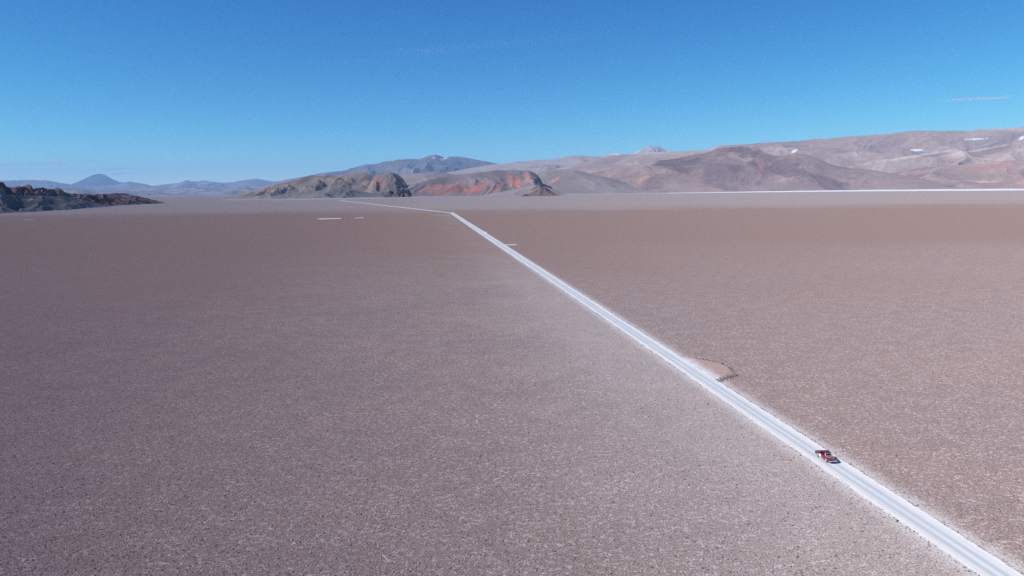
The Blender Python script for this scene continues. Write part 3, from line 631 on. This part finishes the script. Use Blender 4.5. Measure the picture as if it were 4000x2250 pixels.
# cab: pillars/roof shell
bw, rw = 0.84, 0.66
cb = [(-bw, -0.78, 1.10), (bw, -0.78, 1.10), (bw, 1.18, 1.08), (-bw, 1.18, 1.08)]
ct = [(-rw, -0.62, 1.74), (rw, -0.62, 1.74), (rw, 0.38, 1.76), (-rw, 0.38, 1.76)]
bm = bmesh.new(); hexa(bm, cb, ct); cab = finish("cab", bm, M_RED, truck, 0.07, seg=3)
roof_pts = [(-rw + .03, -0.60, 1.755), (rw - .03, -0.60, 1.755), (rw - .03, 0.36, 1.775), (-rw + .03, 0.36, 1.775)]
slab("roof", roof_pts, 0.05, M_RED, truck, 0.02)
def lerp3(a, b, t): return tuple(a[i] + (b[i] - a[i]) * t for i in range(3))
def bil(b0, b1, t0, t1, u0, u1, v0, v1, off):
    q = []
    for u, v in ((u0, v0), (u1, v0), (u1, v1), (u0, v1)): q.append(lerp3(lerp3(b0, b1, u), lerp3(t0, t1, u), v))
    q = [Vector(p) for p in q]; n = (q[1] - q[0]).cross(q[3] - q[0]).normalized()
    return [tuple(p + n * off) for p in q]
slab("windshield", bil(cb[2], cb[3], ct[2], ct[3], 0.05, 0.95, 0.10, 0.90, 0.012), 0.02, M_GLASS, truck)
slab("rear_window", bil(cb[0], cb[1], ct[0], ct[1], 0.08, 0.92, 0.22, 0.86, 0.012), 0.02, M_GLASS, truck)
for sgn, (b0, b1, t0, t1) in ((-1, (cb[3], cb[0], ct[3], ct[0])), (1, (cb[1], cb[2], ct[1], ct[2]))):
    spans = ((0.10, 0.55), (0.59, 0.94)) if sgn < 0 else ((0.06, 0.41), (0.45, 0.90))
    for (a, b) in spans:
        slab("side_window", bil(b0, b1, t0, t1, a, b, 0.06, 0.90, 0.012), 0.02, M_GLASS, truck)
    x = sgn * 0.905
    for (y0, y1) in ((0.06, 1.02), (-0.86, 0.02)):
        bm = bmesh.new(); box(bm, (x, (y0 + y1) / 2, 0.74), (0.03, y1 - y0, 0.60)); d = finish("door", bm, M_RED, truck, 0.02)
        bm = bmesh.new(); box(bm, (sgn * 0.93, y0 + 0.14, 0.96), (0.03, 0.16, 0.035)); finish("handle", bm, M_CHROME, d, 0.008)
    if sgn < 0:
        slab("door_sign", [(-0.926, 0.14, 0.50), (-0.926, 0.94, 0.50), (-0.926, 0.94, 1.0), (-0.926, 0.14, 1.0)], 0.012, M_WHITE, truck, 0.0)["label"] = "white square sign on the front door"
    bm = bmesh.new(); box(bm, (sgn * 1.0, 0.92, 1.14), (0.20, 0.12, 0.17)); finish("mirror", bm, M_BLACK, truck, 0.03)
    bm = bmesh.new(); box(bm, (sgn * 0.93, 0.0, 0.39), (0.14, 1.7, 0.06)); finish("side_step", bm, M_CHROME, truck, 0.02)
    bm = bmesh.new(); box(bm, (sgn * 0.80, -2.545, 0.86), (0.13, 0.06, 0.36)); finish("tail_light", bm, M_TAIL, truck, 0.02)
    bm = bmesh.new(); box(bm, (sgn * 0.70, 2.50, 0.82), (0.30, 0.10, 0.18)); finish("headlight", bm, M_LAMP, truck, 0.03)
slab("hood", [(-0.72, 1.18, 1.115), (0.72, 1.18, 1.115), (0.66, 2.40, 1.005), (-0.66, 2.40, 1.005)], 0.05, M_RED, truck, 0.02)
bm = bmesh.new(); box(bm, (0, -1.66, 1.135), (1.46, 1.60, 0.05)); finish("bed_cover", bm, M_COVER, truck, 0.02)["label"] = "grey soft cover over the truck bed"
bm = bmesh.new(); box(bm, (0, -2.56, 0.86), (1.42, 0.05, 0.46)); tg = finish("tailgate", bm, M_RED, truck, 0.03)
bm = bmesh.new(); box(bm, (0, -2.59, 0.98), (0.34, 0.03, 0.06)); finish("handle", bm, M_CHROME, tg, 0.01)
bm = bmesh.new()
for x, wd in ((-0.58, 0.62), (0.58, 0.62)): box(bm, (x, -2.66, 0.55), (wd, 0.18, 0.17))
box(bm, (0, -2.63, 0.50), (0.56, 0.13, 0.10)); finish("rear_bumper", bm, M_CHROME, truck, 0.03)
bm = bmesh.new(); box(bm, (0, -2.705, 0.56), (0.40, 0.02, 0.12)); finish("number_plate", bm, M_WHITE, truck, 0.0)
bm = bmesh.new(); box(bm, (0, 2.54, 0.55), (1.62, 0.16, 0.26)); finish("front_bumper", bm, M_RED, truck, 0.05)
bm = bmesh.new(); box(bm, (0, 2.52, 0.83), (1.0, 0.08, 0.20)); finish("grille", bm, M_BLACK, truck, 0.02)
# chrome roll bar behind the cab
def tube(bm, path, r_, n=8):
    rings = []
    P_ = [Vector(p) for p in path]
    for i, p in enumerate(P_):
        t = (P_[min(i + 1, len(P_) - 1)] - P_[max(i - 1, 0)]).normalized(); a = t.orthogonal().normalized() if i == 0 else (rings[-1][1] - t * rings[-1][1].dot(t)).normalized()
        b = t.cross(a); rings.append(([bm.verts.new(p + r_ * (math.cos(q) * a + math.sin(q) * b)) for q in np.linspace(0, 2 * math.pi, n, endpoint=False)], a))
    for (r0, _), (r1, _) in zip(rings, rings[1:]):
        for i in range(n): bm.faces.new((r0[i], r0[(i + 1) % n], r1[(i + 1) % n], r1[i]))
    bm.faces.new(rings[0][0][::-1]); bm.faces.new(rings[-1][0])
bm = bmesh.new()
tube(bm, [(-0.76, -1.10, 1.12), (-0.72, -1.0, 1.45), (-0.62, -0.95, 1.60), (0, -0.95, 1.63), (0.62, -0.95, 1.60), (0.72, -1.0, 1.45), (0.76, -1.10, 1.12)], 0.05)
for s_x in (-1, 1): tube(bm, [(s_x * 0.72, -0.98, 1.46), (s_x * 0.75, -1.35, 1.28), (s_x * 0.77, -1.75, 1.13)], 0.055)
finish("roll_bar", bm, M_CHROME, truck)
def lathe(bm, prof, x, n=24):
    rings = []
    for (xx, r_) in prof:
        rings.append([bm.verts.new((x + xx, r_ * math.cos(a), r_ * math.sin(a))) for a in np.linspace(0, 2 * math.pi, n, endpoint=False)])
    for r0, r1 in zip(rings, rings[1:]):
        for i in range(n): bm.faces.new((r0[i], r0[(i + 1) % n], r1[(i + 1) % n], r1[i]))
    bm.faces.new(rings[0]); bm.faces.new(rings[-1][::-1])
for sgn in (-1, 1):
    for y in (YF, YR):
        bm = bmesh.new(); lathe(bm, [(-0.12, 0.25), (-0.12, 0.37), (-0.08, 0.39), (0.08, 0.39), (0.12, 0.37), (0.12, 0.25)], 0)
        wh = finish("wheel", bm, M_TYRE, truck); wh.location = (sgn * 0.80, y, 0.39)
        bm = bmesh.new(); lathe(bm, [(-0.10, 0.26), (0.122, 0.26), (0.128, 0.24), (0.10, 0.20), (0.085, 0.08), (0.11, 0.06), (0.11, 0.01)], 0, 20)
        if sgn < 0: bmesh.ops.scale(bm, vec=(-1, 1, 1), verts=bm.verts)
        finish("rim", bm, M_RIM, wh)
_w1, _w2 = gnd(3224.9, 1807), gnd(3191.7, 1785.5)
hd_ = math.radians(7.7)                                              # heading, counter-clockwise from +Y
fx = np.array([-math.sin(hd_), math.cos(hd_)]); rt_ = np.array([fx[1], -fx[0]])
tc = (_w1 + _w2) / 2 + rt_ * 0.90
truck.location = (tc[0], tc[1], 0.075); truck.rotation_euler = (0, 0, hd_)

# ------------------------------------------------------------------ thin clouds, above and beyond the haze
k = NT("ice_crystals")
_d = k.n("ShaderNodeBsdfDiffuse"); _t = k.n("ShaderNodeBsdfTranslucent"); _x = k.n("ShaderNodeMixShader")
_d.inputs[0].default_value = (0.92, 0.92, 0.94, 1); _t.inputs[0].default_value = (0.92, 0.92, 0.94, 1)
k.t.links.new(_d.outputs[0], _x.inputs[1]); k.t.links.new(_t.outputs[0], _x.inputs[2]); k.t.links.new(_x.outputs[0], k.out.inputs[0])
M_ICE = k.m
def cloud(pts_px, dist, th_px, depth, count, flake, label, seed):
    """a cirrus streak: a drift of many small ice flakes, denser along its core."""
    g = np.random.default_rng(seed); u = g.beta(1.6, 1.6, count)
    xs = pts_px[0][0] + u * (pts_px[-1][0] - pts_px[0][0]); ys_ = np.interp(xs, *zip(*pts_px))
    lump = 0.55 + 0.9 * np.clip(fbm(u * 9, u * 0, seed, 4) + 0.4, 0, 1)
    ys_ = ys_ + th_px * (0.5 * fbm(u * 6, u * 0 + 4, seed + 3, 4) + 0.42 * lump * g.normal(0, 1, count))
    D = ray(xs, ys_); D /= np.hypot(D[:, 0], D[:, 1])[:, None]
    Cn = D * (dist + depth * g.normal(0, 1, count))[:, None]; Cn[:, 2] += CAM_H
    keep = g.random(count) < np.clip(0.25 + 1.2 * (fbm(xs / (th_px * 9), ys_ / (th_px * 1.2), seed + 7, 4) + 0.35), 0, 1)
    Cn = Cn[keep]; n = len(Cn)
    T = g.normal(0, 1, (n, 3, 3)); T /= np.linalg.norm(T, axis=2)[..., None]; T *= flake * (0.5 + g.random((n, 1, 1)))
    V = (Cn[:, None, :] + T).reshape(-1, 3)
    q = np.argsort(Cn[:, 0] * Cn[0, 1] - Cn[:, 1] * Cn[0, 0]) * 3            # flakes joined along the streak into one body
    me = bpy.data.meshes.new("cloud"); me.from_pydata(V.tolist(), np.stack([q[:-1], q[1:]], 1).tolist(), np.arange(n * 3).reshape(-1, 3).tolist()); me.update()
    me.materials.append(M_ICE); o = bpy.data.objects.new("cloud", me); COL.objects.link(o)
    return tag(o, "thing", label, "cloud", "thin clouds in the blue sky")
cloud([(3660, 395), (3740, 390), (3820, 385), (3900, 383), (3965, 376)], 70000, 6, 400, 5200, 24, "thin white streak of cloud alone high above the long ridge", 1)
cloud([(-160, 652), (80, 643), (240, 636), (400, 627)], 140000, 10, 1200, 8000, 44, "faint long cloud band high left of the volcano cone", 4)
cloud([(320, 668), (420, 660), (530, 656)], 165000, 6, 1200, 4500, 46, "faint wisp of cloud just above the volcano cone", 6)
cloud([(400, 682), (470, 679), (535, 676)], 175000, 3.5, 1200, 2400, 46, "short cloud wisp beside the volcano cone summit", 8)
cloud([(1250, 250), (1600, 205), (2000, 165), (2400, 130)], 60000, 34, 1500, 9000, 12, "very faint broad veil of cloud in the upper sky", 9)

# ------------------------------------------------------------------ haze
hz = bmesh.new(); box(hz, (0, 0, (4300 - 10) / 2), (236000, 236000, 4310))
k = NT("air"); v = k.n("ShaderNodeVolumePrincipled")
v.inputs['Color'].default_value = (0.42, 0.67, 1.0, 1); v.inputs['Density'].default_value = 1.15e-5; v.inputs['Anisotropy'].default_value = 0.0
k.t.links.new(v.outputs[0], k.out.inputs[1])
me = bpy.data.meshes.new("haze"); hz.to_mesh(me); hz.free(); me.materials.append(k.m)
ho = bpy.data.objects.new("haze", me); COL.objects.link(ho); tag(ho, "stuff", "thin blue air between the flat and the far mountains")
